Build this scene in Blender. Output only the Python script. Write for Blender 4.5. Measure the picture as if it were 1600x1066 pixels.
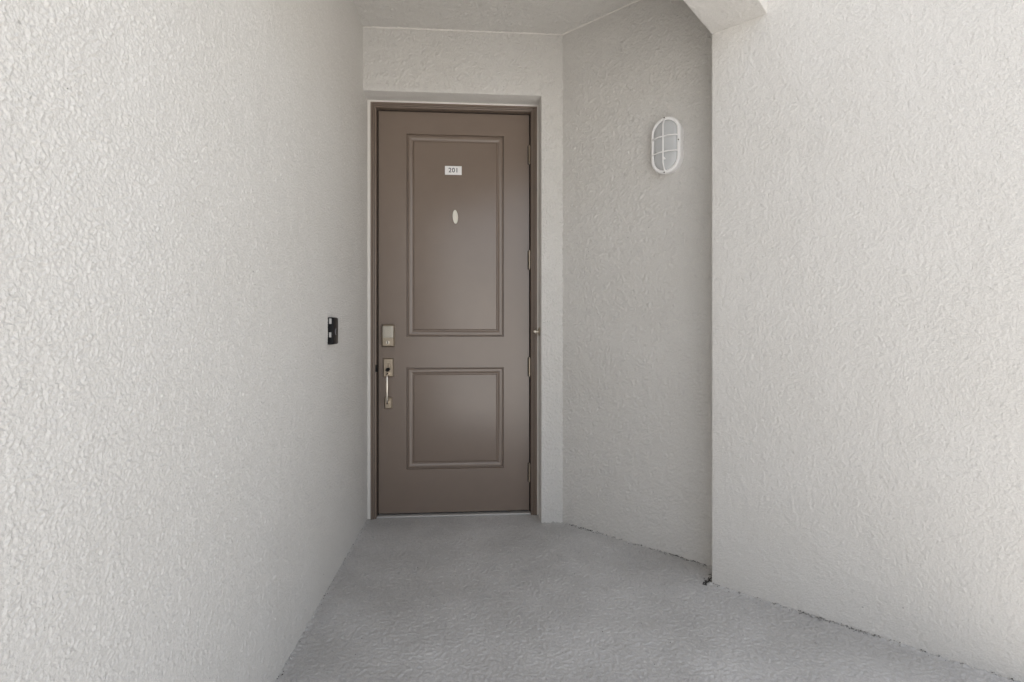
import bpy, bmesh, math, random
import numpy as np
from mathutils import Vector, Matrix

# ------------------------------------------------------------------ camera, sky, sun, exposure
for o in list(bpy.data.objects):
    bpy.data.objects.remove(o)
scene = bpy.context.scene
C = scene.collection
PSI = 0.0702
cam_d = bpy.data.cameras.new("camera")
cam = bpy.data.objects.new("camera", cam_d)
C.objects.link(cam)
cam.location = (0.6371, -2.9981, 1.1332)
cam.rotation_euler = (math.pi / 2, 0, -PSI)
cam_d.sensor_width = 36.0
cam_d.lens = 811.9 / 1600 * 36.0
cam_d.shift_y = -(533.0 - 512.8) / 1600
cam_d.clip_start = 0.02
cam_d.clip_end = 2000
scene.camera = cam

SUN_EL, SUN_AZ = math.radians(78), math.radians(-30)     # azimuth from +Y towards +X
world = bpy.data.worlds.new("World")
scene.world = world
world.use_nodes = True
wn, wl = world.node_tree.nodes, world.node_tree.links
wn.clear()
sky = wn.new("ShaderNodeTexSky")
sky.sky_type = 'NISHITA'
sky.sun_disc = False
sky.sun_elevation = SUN_EL
sky.sun_rotation = SUN_AZ
sky.air_density = 1.0
sky.dust_density = 1.0
sky.ozone_density = 1.0
hs = wn.new("ShaderNodeHueSaturation")
hs.inputs["Saturation"].default_value = 0.30            # thin overcast veil
bg = wn.new("ShaderNodeBackground")
bg.inputs["Strength"].default_value = 0.10
wo = wn.new("ShaderNodeOutputWorld")
wl.new(sky.outputs[0], hs.inputs["Color"])
wl.new(hs.outputs[0], bg.inputs["Color"])
wl.new(bg.outputs[0], wo.inputs["Surface"])

sun_d = bpy.data.lights.new("sun", 'SUN')
sun_d.energy = 4.0
sun_d.angle = math.radians(3)
sun_d.color = (1.0, 0.95, 0.88)
sun = bpy.data.objects.new("sun", sun_d)
C.objects.link(sun)
sdir = Vector((math.sin(SUN_AZ) * math.cos(SUN_EL), math.cos(SUN_AZ) * math.cos(SUN_EL), math.sin(SUN_EL)))
sun.rotation_euler = sdir.to_track_quat('Z', 'Y').to_euler()
sun.location = (0, -3, 12)

vs = scene.view_settings
vs.view_transform = 'Standard'
vs.look = 'None'
vs.gamma = 1.0
vs.exposure = 1.55
scene.render.engine = 'CYCLES'
scene.cycles.max_bounces = 8
scene.cycles.diffuse_bounces = 6

# ------------------------------------------------------------------ measured dimensions (metres)
H = 2.8438                 # alcove ceiling
XN = 1.1435                # where the door wall meets the angled wall
XO = 1.0173                # right edge of the door opening
ZO = 2.482                 # head of the opening
RX, RY = 1.6793, -0.7652   # free corner of the near right wall
ZB = 2.4343                # underside of the beam
FR = 0.1224                # depth of the frame face in the opening
SL = 0.0560                # hinge-less edge of the door slab
SB = 0.018                 # bottom of the slab
SW, SH = 0.910, 2.420
SY = 0.1700                # face of the slab
S2 = math.sqrt(0.5)
ND = Vector((S2, -S2, 0))      # along the angled walls, towards the camera side
NN = Vector((-S2, -S2, 0))     # their outward normal

# ------------------------------------------------------------------ noise
_rng = np.random.RandomState(7)
_perm = _rng.permutation(4096)
_ang = _rng.rand(4096) * 2 * np.pi
_gx, _gy = np.cos(_ang), np.sin(_ang)

def perlin(x, y, seed=0):
    xi = np.floor(x).astype(np.int64); yi = np.floor(y).astype(np.int64)
    xf = x - xi; yf = y - yi
    def g(ix, iy, dx, dy):
        h = _perm[(_perm[(ix + seed * 131) & 4095] + iy * 57 + seed * 17) & 4095]
        return _gx[h] * dx + _gy[h] * dy
    u = xf * xf * xf * (xf * (xf * 6 - 15) + 10); v = yf * yf * yf * (yf * (yf * 6 - 15) + 10)
    a = g(xi, yi, xf, yf); b = g(xi + 1, yi, xf - 1, yf)
    c = g(xi, yi + 1, xf, yf - 1); d = g(xi + 1, yi + 1, xf - 1, yf - 1)
    return ((a + (b - a) * u) + ((c + (d - c) * u) - (a + (b - a) * u)) * v) * 1.5

def sstep(a, b, x):
    t = np.clip((x - a) / (b - a), 0, 1)
    return t * t * (3 - 2 * t)

def stucco(u, v, seed=1, lump=1.0, trowel=1.0, sc=1.0):
    """sprayed and troweled plaster: flat-topped crumbs, curled creases, slow waves (metres)"""
    u = u / sc; v = v / sc
    wx = perlin(u / .020, v / .020, seed) * .007; wy = perlin(u / .020, v / .020, seed + 1) * .007
    a = perlin((u + wx) / .0078, (v + wy) / .0078, seed + 2)
    b = perlin((u + wy) / .0046, (v - wx) / .0046, seed + 3)
    m = sstep(-.45, .30, perlin(u / .040, v / .040, seed + 4))          # rough and smooth patches
    crumbs = sstep(-.42, .42, a) * (0.45 + 0.55 * m) + .72 * b * (.3 + .7 * m)
    c = perlin((u + 1.6 * wx) / .017, (v + 1.6 * wy) / .017, seed + 5)
    crease = -np.exp(-(c / .06) ** 2) * sstep(-.1, .4, perlin(u / .035, v / .035, seed + 6))
    step = sstep(-.08, .08, c)
    wave = perlin(u / .16, v / .16, seed + 7) + .5 * perlin(u / .42, v / .42, seed + 8)
    return lump * .0017 * crumbs + trowel * (.0008 * crease + .0006 * step) + .0012 * wave

# ------------------------------------------------------------------ helpers
def link(name, me, mat, parent=None):
    o = bpy.data.objects.new(name, me)
    C.objects.link(o)
    if mat is not None and len(me.materials) == 0:
        me.materials.append(mat)
    if parent is not None:
        o.parent = parent
    return o

def tag(o, label=None, cat=None, group=None, kind=None):
    if label: o["label"] = label
    if cat: o["category"] = cat
    if group: o["group"] = group
    if kind: o["kind"] = kind
    return o

def empty(name, loc, rz=0.0):
    o = bpy.data.objects.new(name, None)
    C.objects.link(o)
    o.location = loc
    o.rotation_euler = (0, 0, rz)
    o.empty_display_size = .1
    return o

def obj(name, bm, mat, parent=None, smooth=None):
    me = bpy.data.meshes.new(name)
    bmesh.ops.recalc_face_normals(bm, faces=bm.faces)
    bm.to_mesh(me); bm.free()
    if smooth is not None:
        me.polygons.foreach_set("use_smooth", [True] * len(me.polygons))
        me.set_sharp_from_angle(angle=math.radians(smooth))
    return link(name, me, mat, parent)

def box(bm, x0, x1, y0, y1, z0, z1, bev=0.0, seg=2):
    r = bmesh.ops.create_cube(bm, size=1.0)
    for v in r["verts"]:
        v.co = Vector(((x0 + x1) / 2 + v.co.x * (x1 - x0), (y0 + y1) / 2 + v.co.y * (y1 - y0), (z0 + z1) / 2 + v.co.z * (z1 - z0)))
    if bev:
        es = list({e for v in r["verts"] for e in v.link_edges})
        bmesh.ops.bevel(bm, geom=es, offset=bev, segments=seg, affect='EDGES', profile=.5)
    return bm

def bxm(*a, **k):
    return box(bmesh.new(), *a, **k)

def cyl(bm, p0, p1, r0, r1=None, n=20, cap=True):
    p0, p1 = Vector(p0), Vector(p1)
    d = p1 - p0
    m = Matrix.Translation((p0 + p1) / 2) @ d.to_track_quat('Z', 'Y').to_matrix().to_4x4()
    bmesh.ops.create_cone(bm, cap_ends=cap, segments=n, radius1=r0, radius2=r0 if r1 is None else r1, depth=d.length, matrix=m)
    return bm

def tube(bm, pts, r, n=10, closed=False):
    pts = [Vector(p) for p in pts]
    rings = []
    N = len(pts)
    up = None
    for i, p in enumerate(pts):
        a = pts[(i - 1) % N] if (closed or i) else p
        b = pts[(i + 1) % N] if (closed or i < N - 1) else p
        t = (b - a).normalized()
        if up is None:
            up = t.orthogonal().normalized()
        up = (up - t * up.dot(t)).normalized()
        w = t.cross(up)
        rr = r[i] if isinstance(r, (list, tuple)) else r
        rings.append([bm.verts.new(p + (up * math.cos(2 * math.pi * k / n) + w * math.sin(2 * math.pi * k / n)) * rr) for k in range(n)])
    for i in range(N if closed else N - 1):
        A, B = rings[i], rings[(i + 1) % N]
        if closed and i == N - 1:      # match the twist
            best = min(range(n), key=lambda s: (A[0].co - B[s].co).length)
            B = B[best:] + B[:best]
        for k in range(n):
            bm.faces.new((A[k], A[(k + 1) % n], B[(k + 1) % n], B[k]))
    if not closed:
        bm.faces.new(rings[0]); bm.faces.new(rings[-1][::-1])
    return bm

def samples(segs, marks=()):
    """segs: list of (start, end, spacing_start, spacing_end)"""
    out = []
    for a, b, s0, s1 in segs:
        x = a
        while x < b - 1e-9:
            out.append(x)
            t = (x - a) / (b - a)
            x += s0 + (s1 - s0) * t
    out.append(segs[-1][1])
    out = np.array(out)
    for m in marks:                                    # crisp grid lines round an edge
        ex = np.array([m + d for d in (-.010, -.006, -.003, -.0012, 0, .0012, .003, .006, .010)])
        ex = ex[(ex >= out[0]) & (ex <= out[-1])]
        keep = np.ones(len(out), bool)
        keep &= (np.abs(out - m) > .0115)
        keep[0] = keep[-1] = True
        out = np.sort(np.concatenate([out[keep], ex]))
    out = out[np.concatenate([[True], np.diff(out) > 1e-5])]
    return out

def sheet(name, org, U, V, us, vs_, hfun, mat, thick=.16, hole=None, parent=None):
    """plaster slab: a relief grid on the face U x V, with returns and a back"""
    org, U, V = Vector(org), Vector(U), Vector(V)
    Nrm = U.cross(V).normalized()
    nu, nv = len(us), len(vs_)
    uu, vv = np.meshgrid(us, vs_, indexing='ij')
    h = hfun(uu, vv)
    P = (np.array(org)[None, None, :] + uu[..., None] * np.array(U) + vv[..., None] * np.array(V) + h[..., None] * np.array(Nrm)).reshape(-1, 3)
    idx = np.arange(nu * nv).reshape(nu, nv)
    q = np.stack([idx[:-1, :-1], idx[1:, :-1], idx[1:, 1:], idx[:-1, 1:]], -1)
    if hole is not None:
        uc = (us[:-1] + us[1:]) / 2; vc = (vs_[:-1] + vs_[1:]) / 2
        m = hole(uc[:, None], vc[None, :])
        keep = ~m
    else:
        keep = np.ones((nu - 1, nv - 1), bool)
    Q = q[keep]
    # boundary edges
    e = np.concatenate([Q[:, [0, 1]], Q[:, [1, 2]], Q[:, [2, 3]], Q[:, [3, 0]]])
    key = np.sort(e, 1); k1 = key[:, 0] * (nu * nv) + key[:, 1]
    _, inv, cnt = np.unique(k1, return_inverse=True, return_counts=True)
    be = e[cnt[inv] == 1]
    bv = np.unique(be)
    back = np.full(nu * nv, -1); back[bv] = nu * nv + np.arange(len(bv))
    flat = (np.array(org)[None, None, :] + uu[..., None] * np.array(U) + vv[..., None] * np.array(V)).reshape(-1, 3)
    PB = flat[bv] - np.array(Nrm) * thick
    allP = np.concatenate([P, PB])
    S = np.stack([be[:, 1], be[:, 0], back[be[:, 0]], back[be[:, 1]]], -1)
    F = np.concatenate([Q, S])
    used = np.zeros(len(allP), bool); used[F.ravel()] = True
    remap = np.cumsum(used) - 1
    allP = allP[used]; F = remap[F]
    me = bpy.data.meshes.new(name)
    me.vertices.add(len(allP)); me.vertices.foreach_set("co", allP.astype(np.float32).ravel())
    me.loops.add(F.size); me.loops.foreach_set("vertex_index", F.astype(np.int32).ravel())
    me.polygons.add(len(F)); me.polygons.foreach_set("loop_start", np.arange(0, F.size, 4, dtype=np.int32))
    me.polygons.foreach_set("loop_total", np.full(len(F), 4, np.int32))
    me.update(calc_edges=True); me.validate()
    sm = np.ones(len(me.polygons), bool); me.polygons.foreach_set("use_smooth", sm)
    me.set_sharp_from_angle(angle=math.radians(62))
    return link(name, me, mat, parent)

def edge_round(d, r=.007):
    """how far a rounded arris falls back at distance d from the edge"""
    t = np.clip(1 - d / r, 0, 1)
    return -r * (1 - np.sqrt(np.clip(1 - t * t, 0, 1))) * .8

# ------------------------------------------------------------------ materials
def mat(name):
    m = bpy.data.materials.new(name)
    m.use_nodes = True
    nt = m.node_tree
    return m, nt.nodes, nt.links, nt.nodes["Principled BSDF"]

def plain(name, col, rough=.5, metal=0.0, spec=None, bump=0.0, bscale=300, var=0.0, coat=0.0):
    m, n, l, p = mat(name)
    p.inputs["Roughness"].default_value = rough
    p.inputs["Metallic"].default_value = metal
    if spec is not None: p.inputs["Specular IOR Level"].default_value = spec
    if coat: p.inputs["Coat Weight"].default_value = coat
    tc = n.new("ShaderNodeTexCoord")
    nz = n.new("ShaderNodeTexNoise"); nz.inputs["Scale"].default_value = 9; nz.inputs["Detail"].default_value = 2
    l.new(tc.outputs["Object"], nz.inputs["Vector"])
    mx = n.new("ShaderNodeMix"); mx.data_type = 'RGBA'
    mx.inputs[6].default_value = (*[c * (1 - var) for c in col], 1); mx.inputs[7].default_value = (*[min(1, c * (1 + var)) for c in col], 1)
    l.new(nz.outputs["Fac"], mx.inputs[0]); l.new(mx.outputs[2], p.inputs["Base Color"])
    if bump:
        nb = n.new("ShaderNodeTexNoise"); nb.inputs["Scale"].default_value = bscale; nb.inputs["Detail"].default_value = 3
        bp = n.new("ShaderNodeBump"); bp.inputs["Strength"].default_value = 1; bp.inputs["Distance"].default_value = bump
        l.new(tc.outputs["Object"], nb.inputs["Vector"]); l.new(nb.outputs["Fac"], bp.inputs["Height"]); l.new(bp.outputs[0], p.inputs["Normal"])
    return m

def grain(n, l, tc, src, dst, scale, lo, hi):
    """fine sand grain in the coating's own colour"""
    g = n.new("ShaderNodeTexNoise"); g.inputs["Scale"].default_value = scale; g.inputs["Detail"].default_value = 2; g.inputs["Roughness"].default_value = .7
    l.new(tc.outputs["Object"], g.inputs["Vector"])
    r = n.new("ShaderNodeMapRange"); r.inputs[1].default_value = .25; r.inputs[2].default_value = .72; r.inputs[3].default_value = lo; r.inputs[4].default_value = hi
    l.new(g.outputs["Fac"], r.inputs[0])
    m = n.new("ShaderNodeVectorMath"); m.operation = 'SCALE'
    l.new(src, m.inputs[0]); l.new(r.outputs[0], m.inputs["Scale"]); l.new(m.outputs[0], dst)

def stucco_mat(name, col, bump=.0013, fs=120):
    m, n, l, p = mat(name)
    p.inputs["Roughness"].default_value = .75
    p.inputs["Specular IOR Level"].default_value = .25
    tc = n.new("ShaderNodeTexCoord")
    big = n.new("ShaderNodeTexNoise"); big.inputs["Scale"].default_value = 1.7; big.inputs["Detail"].default_value = 3; big.inputs["Roughness"].default_value = .6
    l.new(tc.outputs["Object"], big.inputs["Vector"])
    rp = n.new("ShaderNodeValToRGB")
    rp.color_ramp.elements[0].position = .3; rp.color_ramp.elements[1].position = .7
    rp.color_ramp.elements[0].color = (col[0] * .975, col[1] * .97, col[2] * .96, 1)
    rp.color_ramp.elements[1].color = (col[0] * 1.015, col[1] * 1.015, col[2] * 1.015, 1)
    l.new(big.outputs["Fac"], rp.inputs[0])
    # sparse pinholes and grime flecks
    vo = n.new("ShaderNodeTexVoronoi"); vo.inputs["Scale"].default_value = 11; vo.inputs["Randomness"].default_value = 1
    l.new(tc.outputs["Object"], vo.inputs["Vector"])
    vr = n.new("ShaderNodeMapRange"); vr.inputs[1].default_value = .022; vr.inputs[2].default_value = .040; vr.inputs[3].default_value = 1; vr.inputs[4].default_value = 0
    l.new(vo.outputs["Distance"], vr.inputs[0])
    sel = n.new("ShaderNodeMath"); sel.operation = 'GREATER_THAN'; sel.inputs[1].default_value = .72
    sp = n.new("ShaderNodeSeparateColor"); l.new(vo.outputs["Color"], sp.inputs[0]); l.new(sp.outputs[0], sel.inputs[0])
    mu = n.new("ShaderNodeMath"); mu.operation = 'MULTIPLY'; l.new(vr.outputs[0], mu.inputs[0]); l.new(sel.outputs[0], mu.inputs[1])
    mu2 = n.new("ShaderNodeMath"); mu2.operation = 'MULTIPLY'; mu2.inputs[1].default_value = .45; l.new(mu.outputs[0], mu2.inputs[0])
    mx = n.new("ShaderNodeMix"); mx.data_type = 'RGBA'; mx.inputs[7].default_value = (.12, .105, .09, 1)
    l.new(mu2.outputs[0], mx.inputs[0]); l.new(rp.outputs[0], mx.inputs[6])
    grain(n, l, tc, mx.outputs[2], p.inputs["Base Color"], 210, .91, 1.05)
    f1 = n.new("ShaderNodeTexNoise"); f1.inputs["Scale"].default_value = fs; f1.inputs["Detail"].default_value = 2.5; f1.inputs["Roughness"].default_value = .62; f1.inputs["Distortion"].default_value = .35
    fr = n.new("ShaderNodeMapRange"); fr.inputs[1].default_value = .28; fr.inputs[2].default_value = .70
    l.new(tc.outputs["Object"], f1.inputs["Vector"])
    bp = n.new("ShaderNodeBump"); bp.inputs["Strength"].default_value = 1; bp.inputs["Distance"].default_value = bump
    l.new(f1.outputs["Fac"], fr.inputs[0]); l.new(fr.outputs[0], bp.inputs["Height"]); l.new(bp.outputs[0], p.inputs["Normal"])
    return m

def floor_mat():
    m, n, l, p = mat("grey_floor_paint")
    p.inputs["Specular IOR Level"].default_value = .5
    tc = n.new("ShaderNodeTexCoord")
    big = n.new("ShaderNodeTexNoise"); big.inputs["Scale"].default_value = 2.2; big.inputs["Detail"].default_value = 4; big.inputs["Roughness"].default_value = .62
    l.new(tc.outputs["Object"], big.inputs["Vector"])
    rp = n.new("ShaderNodeValToRGB")
    rp.color_ramp.elements[0].position = .32; rp.color_ramp.elements[1].position = .7
    rp.color_ramp.elements[0].color = (.47, .46, .447, 1); rp.color_ramp.elements[1].color = (.62, .611, .60, 1)
    l.new(big.outputs["Fac"], rp.inputs[0])
    sc = n.new("ShaderNodeTexNoise"); sc.inputs["Scale"].default_value = 16; sc.inputs["Detail"].default_value = 4; sc.inputs["Roughness"].default_value = .75
    l.new(tc.outputs["Object"], sc.inputs["Vector"])
    sr = n.new("ShaderNodeMapRange"); sr.inputs[1].default_value = .66; sr.inputs[2].default_value = .76; sr.inputs[4].default_value = .45
    l.new(sc.outputs["Fac"], sr.inputs[0])
    mx = n.new("ShaderNodeMix"); mx.data_type = 'RGBA'; mx.inputs[7].default_value = (.10, .097, .093, 1)
    l.new(sr.outputs[0], mx.inputs[0]); l.new(rp.outputs[0], mx.inputs[6])
    grain(n, l, tc, mx.outputs[2], p.inputs["Base Color"], 150, .86, 1.08)
    rr = n.new("ShaderNodeMapRange"); rr.inputs[3].default_value = .22; rr.inputs[4].default_value = .42
    l.new(big.outputs["Fac"], rr.inputs[0]); l.new(rr.outputs[0], p.inputs["Roughness"])
    f1 = n.new("ShaderNodeTexNoise"); f1.inputs["Scale"].default_value = 150; f1.inputs["Detail"].default_value = 2; f1.inputs["Distortion"].default_value = .5
    l.new(tc.outputs["Object"], f1.inputs["Vector"])
    bp = n.new("ShaderNodeBump"); bp.inputs["Distance"].default_value = .0018
    l.new(f1.outputs["Fac"], bp.inputs["Height"]); l.new(bp.outputs[0], p.inputs["Normal"])
    return m

M = {}
M["stucco"] = stucco_mat("beige_stucco", (.708, .690, .662), .0014, 180)
M["stucco_coarse"] = stucco_mat("coarse_beige_stucco", (.708, .690, .662), .0013, 200)
M["floor"] = floor_mat()
M["door"] = plain("taupe_door_paint", (.208, .157, .124), .27, spec=.95, bump=.00012, bscale=420, var=.04)
M["frame"] = plain("taupe_frame_paint", (.205, .156, .124), .38, spec=.5, bump=.00015, bscale=300, var=.04)
M["caulk"] = plain("white_caulk", (.78, .75, .71), .6, bump=.0006, bscale=90, var=.06)
M["dark_parts_shade"] = plain("black_parts_and_shade", (.008, .007, .006), .8)  # black of small dark parts, also used as painted shade in gaps
M["nickel"] = plain("satin_nickel", (.80, .74, .65), .26, metal=1.0, bump=.00005, bscale=500, var=.06)
M["bronze"] = plain("aged_nickel", (.46, .39, .31), .32, metal=1.0, bump=.00008, bscale=400, var=.1)
M["keypad"] = plain("keypad_cover", (.52, .48, .41), .28, spec=.5, var=.04)
M["alum"] = plain("mill_aluminium", (.72, .71, .69), .45, metal=.6, var=.08)
M["white"] = plain("white_enamel", (.93, .92, .91), .3, var=.02)
M["sign"] = plain("white_sign_plastic", (.90, .89, .89), .4, var=.01)
M["ink"] = plain("black_print", (.030, .035, .055), .5)
M["oval"] = plain("ivory_plastic", (.86, .82, .74), .4, var=.03)
M["black"] = plain("black_plastic", (.006, .006, .007), .45, spec=.25)
M["blackgloss"] = plain("black_gloss", (.008, .006, .006), .3, spec=.25)
M["grey"] = plain("grey_plastic", (.30, .30, .33), .35)
M["steel"] = plain("bright_steel", (.72, .72, .72), .28, metal=1.0)
M["glass"] = plain("frosted_ribbed_glass", (.58, .59, .595), .22, spec=.5, var=.03)
M["dirt"] = plain("dark_grit", (.065, .060, .055), .9, var=.3)
M["chip"] = plain("paint_chip", (.66, .64, .61), .7, var=.1)
M["ground"] = plain("pale_paving", (.48, .475, .46), .8, var=.12)

# ------------------------------------------------------------------ ground outside, floor
g = bmesh.new()
bmesh.ops.create_grid(g, x_segments=4, y_segments=4, size=600)
tag(obj("ground", g, M["ground"]), kind="structure").location = (0, 0, -.16)

def wall_dist(X, Y):
    """distance from a floor point to the nearest wall face"""
    d = np.abs(X)
    dn = (X - XN) * NN.x + Y * NN.y                               # angled wall
    dr = (X - RX) * NN.x + (Y - RY) * NN.y                        # near right wall
    tr = (X - RX) * ND.x + (Y - RY) * ND.y
    d = np.minimum(d, np.where(tr < .02, np.abs(dn), 9))
    d = np.minimum(d, np.where(tr > -.01, np.abs(dr), 9))
    d = np.minimum(d, np.where((X > XO) & (X < XN + .02), np.abs(Y), 9))
    return d

def floor_h(X, Y):
    wx = perlin(X / .035, Y / .035, 31) * .010
    a = perlin((X + wx) / .0115, (Y - wx) / .0095, 32)
    b = perlin((X - wx) / .0085, (Y + wx) / .0065, 33)
    m = sstep(-.5, .4, perlin(X / .12, Y / .12, 34))
    w = perlin(X / .25, Y / .25, 35) + .6 * perlin(X / .7, Y / .7, 36)
    h = .0031 * sstep(-.45, .45, a) + .0021 * b * (.4 + .6 * m) + .0016 * w
    d = wall_dist(X, Y)
    rag = .5 + .5 * perlin(X / .045, Y / .045, 37) + .5 * perlin(X / .014, Y / .014, 38)
    h += np.clip(rag, 0, 1.6) * .009 * np.exp(-(d / .011) ** 2)   # paint lapped up against the walls
    return h - .0015

us = samples([(-.10, 2.55, .0042, .0042), (2.55, 6.0, .08, .2)])
vsm = samples([(-7.0, -1.55, .2, .08), (-1.55, .30, .0042, .0042)])
fl = sheet("walkway_floor", (0, 0, 0), (1, 0, 0), (0, 1, 0), us, vsm, floor_h, M["floor"], thick=.155)
tag(fl, kind="structure")

# ------------------------------------------------------------------ plaster walls, beam, ceiling
us = samples([(-4.7, -2.45, .08, .03), (-2.45, -1.50, .0022, .0026), (-1.50, .30, .0026, .0066)])
vsm = samples([(-.02, .55, .0050, .0030), (.55, 1.75, .0022, .0022), (1.75, H + .12, .0030, .0055)])
w = sheet("stucco_wall", (0, 0, 0), (0, 1, 0), (0, 0, 1), us, vsm,
          lambda u, v: stucco(u, v, 1, 1.35, .8, .80) - .001, M["stucco_coarse"], thick=.20)
tag(w, "long beige stucco wall on the left with the small black doorbell mount", "wall")

us = samples([(0, XN + .01, .0046, .0046)], marks=(XO,))
vsm = samples([(-.02, H + .12, .0050, .0050)], marks=(ZO,))
def door_wall_h(u, v):
    dz = v - ZO
    dx = u - XO
    d = np.where(dz >= 0, np.where(dx >= 0, np.hypot(dx, dz), dz), np.where(dx >= 0, dx, 0))
    fade = sstep(0, .02, d)
    return stucco(u, v, 41, 2.5, 1.3, 1.2) * (.3 + .7 * fade) + edge_round(d) - .0008
w = sheet("stucco_wall", (0, 0, 0), (1, 0, 0), (0, 0, 1), us, vsm, door_wall_h, M["stucco"], thick=.30,
          hole=lambda u, v: (u < XO) & (v < ZO))
WALLS = {"door": w}
tag(w, "narrow beige stucco wall framing the brown door at the back", "wall")

us = samples([(-.02, .98, .0048, .0048)])
vsm = samples([(-.02, H + .12, .0050, .0050)])
w = sheet("stucco_wall", (XN, 0, 0), ND, (0, 0, 1), us, vsm,
          lambda u, v: stucco(u, v, 61, 2.1, .9, 1.15) - .001, M["stucco"], thick=.16)
WALLS["angled"] = w
tag(w, "angled beige stucco wall carrying the oval caged light", "wall")

us = samples([(0, 1.06, .0042, .0044)], marks=(0,))
vsm = samples([(-.02, 3.10, .0044, .0044)])
w = sheet("stucco_wall", (RX, RY, 0), ND, (0, 0, 1), us, vsm,
          lambda u, v: stucco(u, v, 81, .95, .8, 1.0) * (.35 + .65 * sstep(0, .025, u)) + edge_round(u, .005) - .0008, M["stucco"], thick=.165)
tag(w, "near beige stucco wall filling the right side, its free edge beside the light", "wall")

BW = .231
us = samples([(0, BW, .0045, .0045)], marks=(0, BW))
vsm = samples([(0, .75, .0048, .0048), (.75, 2.36, .03, .05)])
# U along the wall, V out from it; the face looks down
bo = Vector((RX, RY, ZB))
w = sheet("soffit_beam", bo, ND, NN, us, vsm,
          lambda u, v: stucco(u, v, 101, 1.3, .8, 1.1) + edge_round(np.minimum(u, BW - u), .005) - .0008, M["stucco"], thick=.60)
tag(w, "beige stucco beam crossing overhead at the top right corner", "beam")

us = samples([(-.15, 0, .05, .05), (0, 1.75, .0052, .0052), (1.75, 3.2, .05, .05)])
vsm = samples([(-.32, 0, .08, .08), (0, .50, .0052, .0052), (.5, 2.9, .05, .05)])
c = sheet("ceiling", (0, 0, H), (1, 0, 0), (0, -1, 0), us, vsm,
          lambda u, v: stucco(u, v, 121, 2.6, 2.0, 1.4) - .0008, M["stucco"], thick=.35,
          hole=lambda u, v: (u * S2 + v * S2) > (RX - RY) * S2 + BW + .12)   # ends just past the beam
tag(c, kind="structure")

# paint bead in the ceiling joints
rb = random.Random(3)
def bead(p, q, r, parent, n=70):
    p, q = Vector(p), Vector(q)
    pts = [p.lerp(q, i / n) + Vector((0, 0, rb.uniform(-.0012, .0012))) for i in range(n + 1)]
    return obj("paint_bead", tube(bmesh.new(), pts, [r * rb.uniform(.75, 1.2) for _ in pts], 8), M["caulk"], parent, 60)
bead((.004, -.003, H - .003), (XN - .004, -.003, H - .003), .0050, WALLS["door"])
e1 = Vector((XN, 0, H - .003)) + NN * .003
bead(e1, e1 + ND * .60, .0050, WALLS["angled"])

# ------------------------------------------------------------------ door frame
CL, CR, CT = .0182, 1.0084, 2.4717
frame = empty("door_frame", ((CL + CR) / 2, FR, 0))
tag(frame, "brown stepped door frame set into the plastered opening around the door", "door frame")
fx, fy = (CL + CR) / 2, FR
GAP = .0070
PROF = [(0, .075), (0, .0012), (.03, 0), (.40, 0), (.43, .007), (.49, .0075), (.51, .003), (.69, .0045), (.71, .013), (.77, .0135), (.79, .0095), (.97, .0115), (1, .013), (1, .082)]
wl_, wr_, wt_ = SL - GAP - CL, CR - (SL + SW) - GAP, CT - (SB + SH) - GAP
def station(k, d, y):
    xl, xr, zt = CL + wl_ * d, CR - wr_ * d, CT - wt_ * d
    x, z = [(xl, .001), (xl, zt), (xr, zt), (xr, .001)][k]
    return Vector((x - fx, y, z))
for k, nm in ((0, "side_jamb"), (1, "head_jamb"), (2, "side_jamb")):
    bm = bmesh.new()
    A = [bm.verts.new(station(k, d, y)) for d, y in PROF]
    B = [bm.verts.new(station(k + 1, d, y)) for d, y in PROF]
    n = len(PROF)
    for i in range(n):
        bm.faces.new((A[i], A[(i + 1) % n], B[(i + 1) % n], B[i]))
    bm.faces.new(A[::-1]); bm.faces.new(B)
    obj(nm, bm, M["frame"], frame)
# added plate behind the whole slab, stops light leaking through the gaps
obj("light_block_plate", bxm(CL + .03 - fx, CR - .03 - fx, SY + .046 - fy, SY + .060 - fy, .0005, CT - .022), M["dark_parts_shade"], frame)
for x0, x1, z0, z1 in ((SL - GAP + .0006, SL - .0006, .010, SB + SH + GAP - .001), (SL + SW + .0006, SL + SW + GAP - .0006, .010, SB + SH + GAP - .001), (SL, SL + SW, SB + SH + .0006, SB + SH + GAP - .0006)):
    obj("gap_shade_strip", bxm(x0 - fx, x1 - fx, SY + .007 - fy, SY + .030 - fy, z0, z1), M["dark_parts_shade"], frame)  # black strips painting the shade inside the gap round the slab
# wavy caulk between the frame and the plaster
rc = random.Random(5)
def caulk(p, q, wdir, width, n=60):
    bm = bmesh.new(); p, q, wd = Vector(p), Vector(q), Vector(wdir)
    rows = []
    for i in range(n + 1):
        c = p.lerp(q, i / n)
        j = rc.uniform(-.0007, .0007)
        prof = [(-.0005, .012), (-.0005, .0025), (width * .3, .0008 + j), (width * .75, .001 + j), (width + .0008 + j, .0030), (width + .0008, .012)]
        rows.append([bm.verts.new(c + wd * a + Vector((0, b, 0))) for a, b in prof])
    for i in range(n):
        for k in range(5):
            bm.faces.new((rows[i][k], rows[i][k + 1], rows[i + 1][k + 1], rows[i + 1][k]))
    bm.faces.new(rows[0]); bm.faces.new(rows[-1][::-1])
    return obj("caulk_line", bm, M["caulk"], frame, 40)
caulk((CL - fx, 0, .004), (CL - fx, 0, CT), (-1, 0, 0), CL)
caulk((CR - fx, 0, .004), (CR - fx, 0, CT), (1, 0, 0), XO - CR)
caulk((CL - fx - .018, 0, CT), (CR - fx + .009, 0, CT), (0, 0, 1), ZO - CT)
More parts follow.
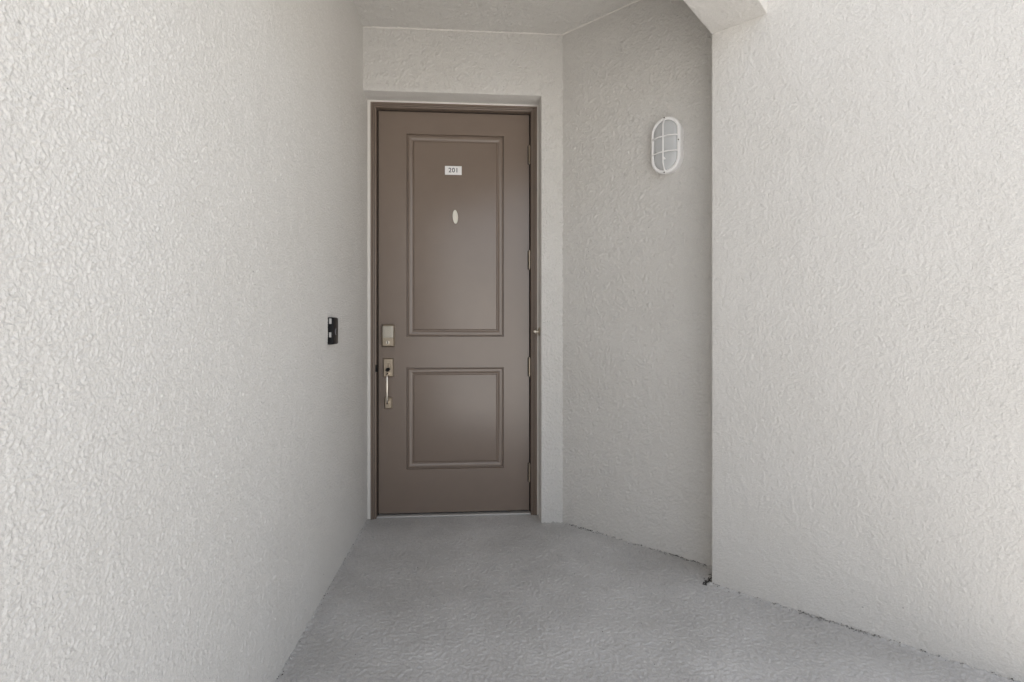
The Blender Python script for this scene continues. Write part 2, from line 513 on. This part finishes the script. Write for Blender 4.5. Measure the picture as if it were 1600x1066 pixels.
# threshold: pale metal strip under the slab
bm = bmesh.new()
box(bm, SL - .006 - fx, SL + SW + .006 - fx, SY - .026 - fy, SY + .045 - fy, .0010, .0095, .0015, 1)
tag(obj("threshold", bm, M["alum"], frame), "thin pale metal threshold strip under the door")
# dark strike recess in the lock-side jamb
obj("strike_plate", bxm(SL - .0125 - fx, SL - .0025 - fx, .0090, .030, .872, .915, .002, 1), M["dark_parts_shade"], frame)
# small round door stop on the plastered reveal
ds = empty("door_stop", (XO - .0008, .072, 1.112))
tag(ds, "small round metal door stop on the reveal right of the door", "door stop")
bm = cyl(bmesh.new(), (0, 0, 0), (-.004, 0, 0), .027, .025, 28)
cyl(bm, (-.004, 0, 0), (-.008, 0, 0), .025, .012, 28)
obj("rosette", bm, M["bronze"], ds, 35)
bm = cyl(bmesh.new(), (-.007, 0, 0), (-.022, 0, 0), .0100, .0110, 20)
obj("stem", bm, M["nickel"], ds, 35)
bm = bmesh.new()
bmesh.ops.create_uvsphere(bm, u_segments=16, v_segments=10, radius=.0135, matrix=Matrix.Translation((-.026, 0, 0)))
obj("bumper", bm, M["nickel"], ds, 60)

# ------------------------------------------------------------------ the door
door = empty("entry_door", (SL, SY, SB))
tag(door, "tall brown two-panel entry door with metal handle set and keypad", "door")
PL_, PR_ = .166, .7535
PANELS = (("lower_panel", .262, .8765), ("upper_panel", 1.062, 2.287))
bm = bmesh.new()
CH = .0018
xs = [CH, PL_, PR_, SW - CH]; zs = [CH, PANELS[0][1], PANELS[0][2], PANELS[1][1], PANELS[1][2], SH - CH]
V = [[bm.verts.new((x, 0, z)) for z in zs] for x in xs]
for i in range(3):
    for j in range(5):
        if i == 1 and j in (1, 3):
            continue
        bm.faces.new((V[i][j], V[i + 1][j], V[i + 1][j + 1], V[i][j + 1]))
def rect(bm, x0, x1, z0, z1, y):
    return [bm.verts.new(c) for c in ((x0, y, z0), (x1, y, z0), (x1, y, z1), (x0, y, z1))]
R1 = rect(bm, 0, SW, 0, SH, CH); R2 = rect(bm, 0, SW, 0, SH, .044)
ring0 = [V[i][0] for i in range(4)] + [V[3][j] for j in range(1, 6)] + [V[i][5] for i in (2, 1, 0)] + [V[0][j] for j in (4, 3, 2, 1)]
bm.faces.new([V[i][0] for i in range(4)] + [R1[1], R1[0]])
bm.faces.new([V[3][j] for j in range(6)] + [R1[2], R1[1]])
bm.faces.new([V[i][5] for i in (3, 2, 1, 0)] + [R1[3], R1[2]])
bm.faces.new([V[0][j] for j in (5, 4, 3, 2, 1, 0)] + [R1[0], R1[3]])
for k in range(4):
    bm.faces.new((R1[k], R1[(k + 1) % 4], R2[(k + 1) % 4], R2[k]))
bm.faces.new(R2)
obj("slab", bm, M["door"], door)
# pressed moulding and field of each panel
PP = [(0, 0), (.0010, .0025), (.0030, .0125), (.0060, .0128), (.0080, .0075), (.0125, .0044), (.0180, .0040), (.0250, .0052), (.0320, .0078), (.0375, .0125), (.0410, .0125), (.0430, .0075), (.0465, .0046), (.0500, .0040)]
for nm, z0, z1 in PANELS:
    bm = bmesh.new()
    loops = [rect(bm, PL_ + d, PR_ - d, z0 + d, z1 - d, y) for d, y in PP]
    for a, b in zip(loops[:-1], loops[1:]):
        for k in range(4):
            bm.faces.new((a[k], a[(k + 1) % 4], b[(k + 1) % 4], b[k]))
    bm.faces.new(loops[-1])
    obj(nm, bm, M["door"], door, 28)
# hinges: barrels with knuckles and tips
for zc in (2.174, 1.532, .878, .233):
    bm = bmesh.new()
    for k in range(5):
        cyl(bm, (SW + .0010, -.0085, zc - .0525 + k * .021 + .0007), (SW + .0010, -.0085, zc - .0525 + (k + 1) * .021 - .0007), .0074, n=16)
    cyl(bm, (SW + .0010, -.0085, zc - .054), (SW + .0010, -.0085, zc + .054), .0045, n=12)
    hg = obj("hinge", bm, M["bronze"], door, 35)
    obj("hinge_shade_strip", bxm(SW - .0105, SW + .0135, -.0030, -.0004, zc - .0575, zc + .0575), M["dark_parts_shade"], hg)  # black strip behind the barrel, shade at its sides put in as colour
    bm = bmesh.new()
    for s in (-1, 1):
        bmesh.ops.create_uvsphere(bm, u_segments=12, v_segments=8, radius=.0055, matrix=Matrix.Translation((SW + .0010, -.0085, zc + s * .055)))
    obj("hinge_tip", bm, M["nickel"], hg, 60)
# keypad deadbolt
kp = obj("keypad_lock", bxm(.022, .098, -.024, .002, 1.003, 1.137, .007, 1), M["bronze"], door)
tag(kp, "square-cornered metal keypad deadbolt above the handle")
obj("keypad_cover", bxm(.0275, .0925, -.0285, -.018, 1.056, 1.129, .006, 3), M["keypad"], kp, 40)
bm = bmesh.new()
for r in range(4):
    for q in range(3):
        box(bm, .040 + q * .0145, .0505 + q * .0145, -.0295, -.027, 1.066 + r * .0145, 1.0755 + r * .0145, .001, 1)
obj("keypad_button", bm, M["keypad"], kp)
bm = cyl(bmesh.new(), (.060, -.022, 1.030), (.060, -.030, 1.030), .0125, .0110, 24)
cy = obj("key_cylinder", bm, M["nickel"], kp, 35)
# handle set
hp = obj("handle_plate", bxm(.029, .091, -.012, .002, .822, .934, .005, 1), M["bronze"], door)
tag(hp, "metal grip handle plate with keyhole")
bm = bmesh.new()
cyl(bm, (.060, -.011, .889), (.060, -.0165, .889), .0155, .0135, 24)
obj("key_cylinder", bm, M["bronze"], hp, 35)
obj("keyhole", bxm(.0583, .0617, -.0172, -.0160, .880, .898), M["dark_parts_shade"], hp)
obj("keyhole", bxm(.0583, .0617, -.0307, -.0295, 1.0215, 1.0385), M["dark_parts_shade"], kp)
bm = bmesh.new()
tube(bm, [(.060, -.010, .868), (.060, -.022, .872), (.060, -.036, .871), (.060, -.048, .864)], [.008, .007, .008, .009], 10)
for v in bm.verts:
    v.co.x = .060 + (v.co.x - .060) * 1.3
obj("thumb_latch", bm, M["dark_parts_shade"], hp, 50)
bm = bmesh.new()
path = [(.060, -.008, .842), (.060, -.040, .842), (.060, -.053, .834), (.060, -.058, .820), (.060, -.058, .760), (.060, -.057, .690), (.060, -.052, .676), (.060, -.040, .669), (.060, -.008, .669)]
rows = []
for i, p in enumerate(path):                       # square bar with eased edges
    p = Vector(p); a = Vector(path[max(0, i - 1)]); b = Vector(path[min(len(path) - 1, i + 1)])
    t = (b - a).normalized(); sx = Vector((1, 0, 0)); sn = t.cross(sx)
    w_ = .0062
    rows.append([bm.verts.new(p + sx * w_ * cx + sn * w_ * cn) for cx, cn in ((-1, -.6), (-.6, -1), (.6, -1), (1, -.6), (1, .6), (.6, 1), (-.6, 1), (-1, .6))])
for a, b in zip(rows[:-1], rows[1:]):
    for k in range(8):
        bm.faces.new((a[k], a[(k + 1) % 8], b[(k + 1) % 8], b[k]))
bm.faces.new(rows[0]); bm.faces.new(rows[-1][::-1])
obj("grip", bm, M["nickel"], door, 50)
obj("handle_foot", bxm(.037, .083, -.011, .002, .632, .699, .005, 1), M["bronze"], door)

# ------------------------------------------------------------------ things fixed to the door
sg = empty("number_sign", (SL + .447, SY + .0040, SB + 2.0716))
tag(sg, "small white sign reading 201 on the upper door panel", "sign")
obj("plate", bxm(-.0505, .0505, -.0030, -.0001, -.0265, .0265, .0007, 1), M["sign"], sg)
cu = bpy.data.curves.new("digits", 'FONT')
cu.body = "201"; cu.size = .0385; cu.align_x = 'CENTER'; cu.align_y = 'CENTER'; cu.extrude = .0002; cu.offset = .0004; cu.space_character = 1.08
to = bpy.data.objects.new("digits_curve", cu); C.objects.link(to)
dg = bpy.context.evaluated_depsgraph_get()
me = bpy.data.meshes.new_from_object(to.evaluated_get(dg))
me.transform(Matrix.Translation((.001, -.0032, 0)) @ Matrix.Rotation(math.pi / 2, 4, 'X'))
me.name = "digits"
bpy.data.objects.remove(to)
me.materials.clear()
link("digits", me, M["ink"], sg)

ov = empty("oval_plaque", (SL + .459, SY + .0040, SB + 1.7900))
ov.rotation_euler = (0, math.radians(-3), 0)
tag(ov, "narrow ivory oval plaque on the door below the number sign", "plaque")
def oval(bm, a, b, y, n=36):
    return [bm.verts.new((a * math.cos(2 * math.pi * k / n), y, b * math.sin(2 * math.pi * k / n))) for k in range(n)]
def skin(bm, loops, cap=True):
    for A, B in zip(loops[:-1], loops[1:]):
        n = len(A)
        for k in range(n):
            bm.faces.new((A[k], A[(k + 1) % n], B[(k + 1) % n], B[k]))
    if cap:
        bm.faces.new(loops[-1])
bm = bmesh.new()
skin(bm, [oval(bm, a, b, y) for a, b, y in ((.0158, .0415, 0), (.0160, .0417, -.0035), (.0148, .0405, -.0055), (.0118, .0375, -.0058), (.0100, .0355, -.0040))])
obj("rim", bm, M["oval"], ov, 50)
bm = bmesh.new()
skin(bm, [oval(bm, a, b, y) for a, b, y in ((.0042, .0290, -.0035), (.0040, .0285, -.0062), (.0022, .0265, -.0070))])
obj("raised_bar", bm, M["oval"], ov, 50)

# ------------------------------------------------------------------ doorbell mount on the left wall
db = empty("doorbell_mount", (.0005, -.666, 1.121))
tag(db, "small black doorbell mount with bright clips on the left wall", "doorbell")
obj("body", bxm(-.004, .0215, -.036, .036, -.059, .059, .003, 2), M["black"], db, 40)
obj("face_plate", bxm(.0205, .0255, -.0335, .0355, -.0565, .0565, .0018, 2), M["blackgloss"], db, 40)
bm = bmesh.new()
tube(bm, [(.0262, -.004 + .0125 * math.cos(a), -.004 + .0125 * math.sin(a)) for a in [math.radians(75 + 12 * k) for k in range(18)]], .0016, 8)
obj("button_ring", bm, M["grey"], db, 60)
obj("clip", bxm(.005, .0155, -.0385, -.035, .030, .054, .001, 1), M["steel"], db)
obj("clip", bxm(.005, .0145, -.0385, -.035, -.028, -.006, .001, 1), M["steel"], db)

# ------------------------------------------------------------------ caged bulkhead light on the angled wall
lp = Vector((XN, 0, 0)) + ND * .652
lt = empty("bulkhead_light", (lp.x, lp.y, 2.036), -math.pi / 4)
tag(lt, "white oval caged bulkhead light on the angled wall", "wall light")
def stad(a, b, n=12):
    """rounded oval outline: two half circles joined by straights (x, z)"""
    s = b - a
    out = []
    for k in range(n + 1):
        t = math.pi * k / n
        out.append((a * math.cos(t), s + a * math.sin(t)))
    for k in range(n + 1):
        t = math.pi + math.pi * k / n
        out.append((a * math.cos(t), -s + a * math.sin(t)))
    return out
def sloop(bm, a, b, y):
    return [bm.verts.new((x, y, z)) for x, z in stad(a, b)]
bm = bmesh.new()
skin(bm, [sloop(bm, a, b, y) for a, b, y in ((.073, .134, .004), (.0735, .1345, -.026), (.0725, .1345, -.036))], True)
obj("housing", bm, M["white"], lt, 40)
bm = bmesh.new()
skin(bm, [sloop(bm, a, b, y) for a, b, y in ((.058, .121, -.034), (.0755, .1390, -.034), (.0770, .1410, -.037), (.0765, .1405, -.043), (.0725, .1375, -.0490), (.0675, .1310, -.0510), (.0610, .1245, -.0480), (.0595, .1230, -.0400), (.056, .119, -.034))], False)
obj("frame_ring", bm, M["white"], lt, 50)
bm = bmesh.new()
gl = []
for k in range(9):
    t = math.pi / 2 * k / 8
    s = math.cos(t) ** .55
    gl.append(sloop(bm, max(.003, .0600 * s), max(.0765 * (.3 + .7 * s) + .003, .1235 - .0600 * (1 - s)), -.041 - .017 * math.sin(t)))
skin(bm, gl)
obj("glass", bm, M["glass"], lt, 60)
def bulge(f):                                        # cage depth from 0 (rim) to 1 (crown)
    return -.044 - .030 * min(1.0, max(0.0, f)) ** .6
cage = []
bm = bmesh.new()
pts = []
for k in range(33):
    z = .133 - .266 * k / 32
    pts.append((0, bulge((1 - abs(z) / .133) * 3.2), z))
tube(bm, pts, .0036, 8)
cg = obj("cage_bar", bm, M["white"], lt, 60)
for zc in (.036, -.040):
    bm = bmesh.new()
    tube(bm, [(.0675 - .135 * k / 24, bulge((1 - abs(.0675 - .135 * k / 24) / .0675) * 1.6), zc) for k in range(25)], .0035, 8)
    obj("cage_bar", bm, M["white"], lt, 60)
bm = bmesh.new()                                     # paint sag where the lower bar was bent
tube(bm, [(-.003, -.0700, -.064), (.004, -.0720, -.070), (.010, -.0705, -.077)], [.003, .005, .003], 8)
obj("bent_clip", bm, M["white"], lt, 60)
for x, z in ((-.004, .1345), (.0690, .010), (-.004, -.1345)):
    bm = cyl(bmesh.new(), (x, -.0500, z), (x, -.0525, z), .0028, n=12)
    obj("screw", bm, M["dirt"], lt)

# ------------------------------------------------------------------ grit and paint flakes along the foot of the walls
rg = random.Random(11)
def bits(name, pts, material, label):
    bm = bmesh.new()
    for (x, y, z, s) in pts:
        m = Matrix.Translation((x, y, z)) @ Matrix.Rotation(rg.uniform(0, 6.28), 4, 'Z') @ Matrix.Rotation(rg.uniform(-.6, .6), 4, 'X') @ Matrix.Diagonal((s, s * rg.uniform(.4, 1), s * rg.uniform(.3, .7), 1))
        r = bmesh.ops.create_icosphere(bm, subdivisions=1, radius=1, matrix=m)
        for v in r["verts"]:
            v.co += Vector((rg.uniform(-.3, .3), rg.uniform(-.3, .3), rg.uniform(-.3, .3))) * s
    return tag(obj(name, bm, material), label, None, kind="stuff")
def along(p, d, nrm, length, n, spread=.012, s0=.0008, s1=.0026, dens=None):
    out = []
    while len(out) < n:
        t = rg.random() * length
        if dens and rg.random() > dens(t):
            continue
        off = abs(rg.gauss(0, spread)) + .002
        q = Vector(p) + Vector(d) * t + Vector(nrm) * off
        zz = max(.001, .008 - off * .5) if off < .012 else .0015
        out.append((q.x, q.y, zz + rg.uniform(0, .002), rg.uniform(s0, s1)))
    return out
A = []
A += along((XN, 0, 0), ND, NN, .92, 210, .006, .001, .0036, dens=lambda t: .9 if .05 < t < .25 or t > .6 else .2)
A += along((RX, RY, 0), ND, NN, 1.05, 200, .006, .0008, .0026, dens=lambda t: .9 if .35 < t < .6 else .25)
A += along((0, -1.5, 0), (0, 1, 0), (1, 0, 0), 1.6, 60, .005)
for _ in range(220):                                  # the dirty notch behind the free corner
    t = rg.random() * .13
    q = Vector((RX, RY, 0)) - NN * t - ND * (abs(rg.gauss(0, .014)) + .003)
    A.append((q.x, q.y, .002 + max(0, t - .09) * .15 + rg.uniform(0, .003), rg.uniform(.0012, .0040)))
for _ in range(14):
    q = Vector((RX, RY, 0)) + NN * rg.uniform(-.01, .03) - ND * rg.uniform(.012, .03)
    A.append((q.x, q.y, .0025, rg.uniform(.003, .0065)))
for _ in range(90):
    A.append((rg.uniform(.1, 1.9), rg.uniform(-1.5, -.05), .0012, rg.uniform(.0008, .0022)))
A = [a for a in A if (a[0] - RX) * NN.x + (a[1] - RY) * NN.y > -.2]
bits("grit", A, M["dirt"], "dark grit gathered along the foot of the walls")
B = along((XN, 0, 0), ND, NN, .92, 50, .004, .001, .0035, dens=lambda t: .9 if .05 < t < .3 or t > .6 else .25)
B += along((RX, RY, 0), ND, NN, 1.2, 60, .004, .001, .0035, dens=lambda t: .9 if .25 < t < .6 else .3)
bits("paint_flakes", B, M["chip"], "pale paint flakes along the foot of the right walls")
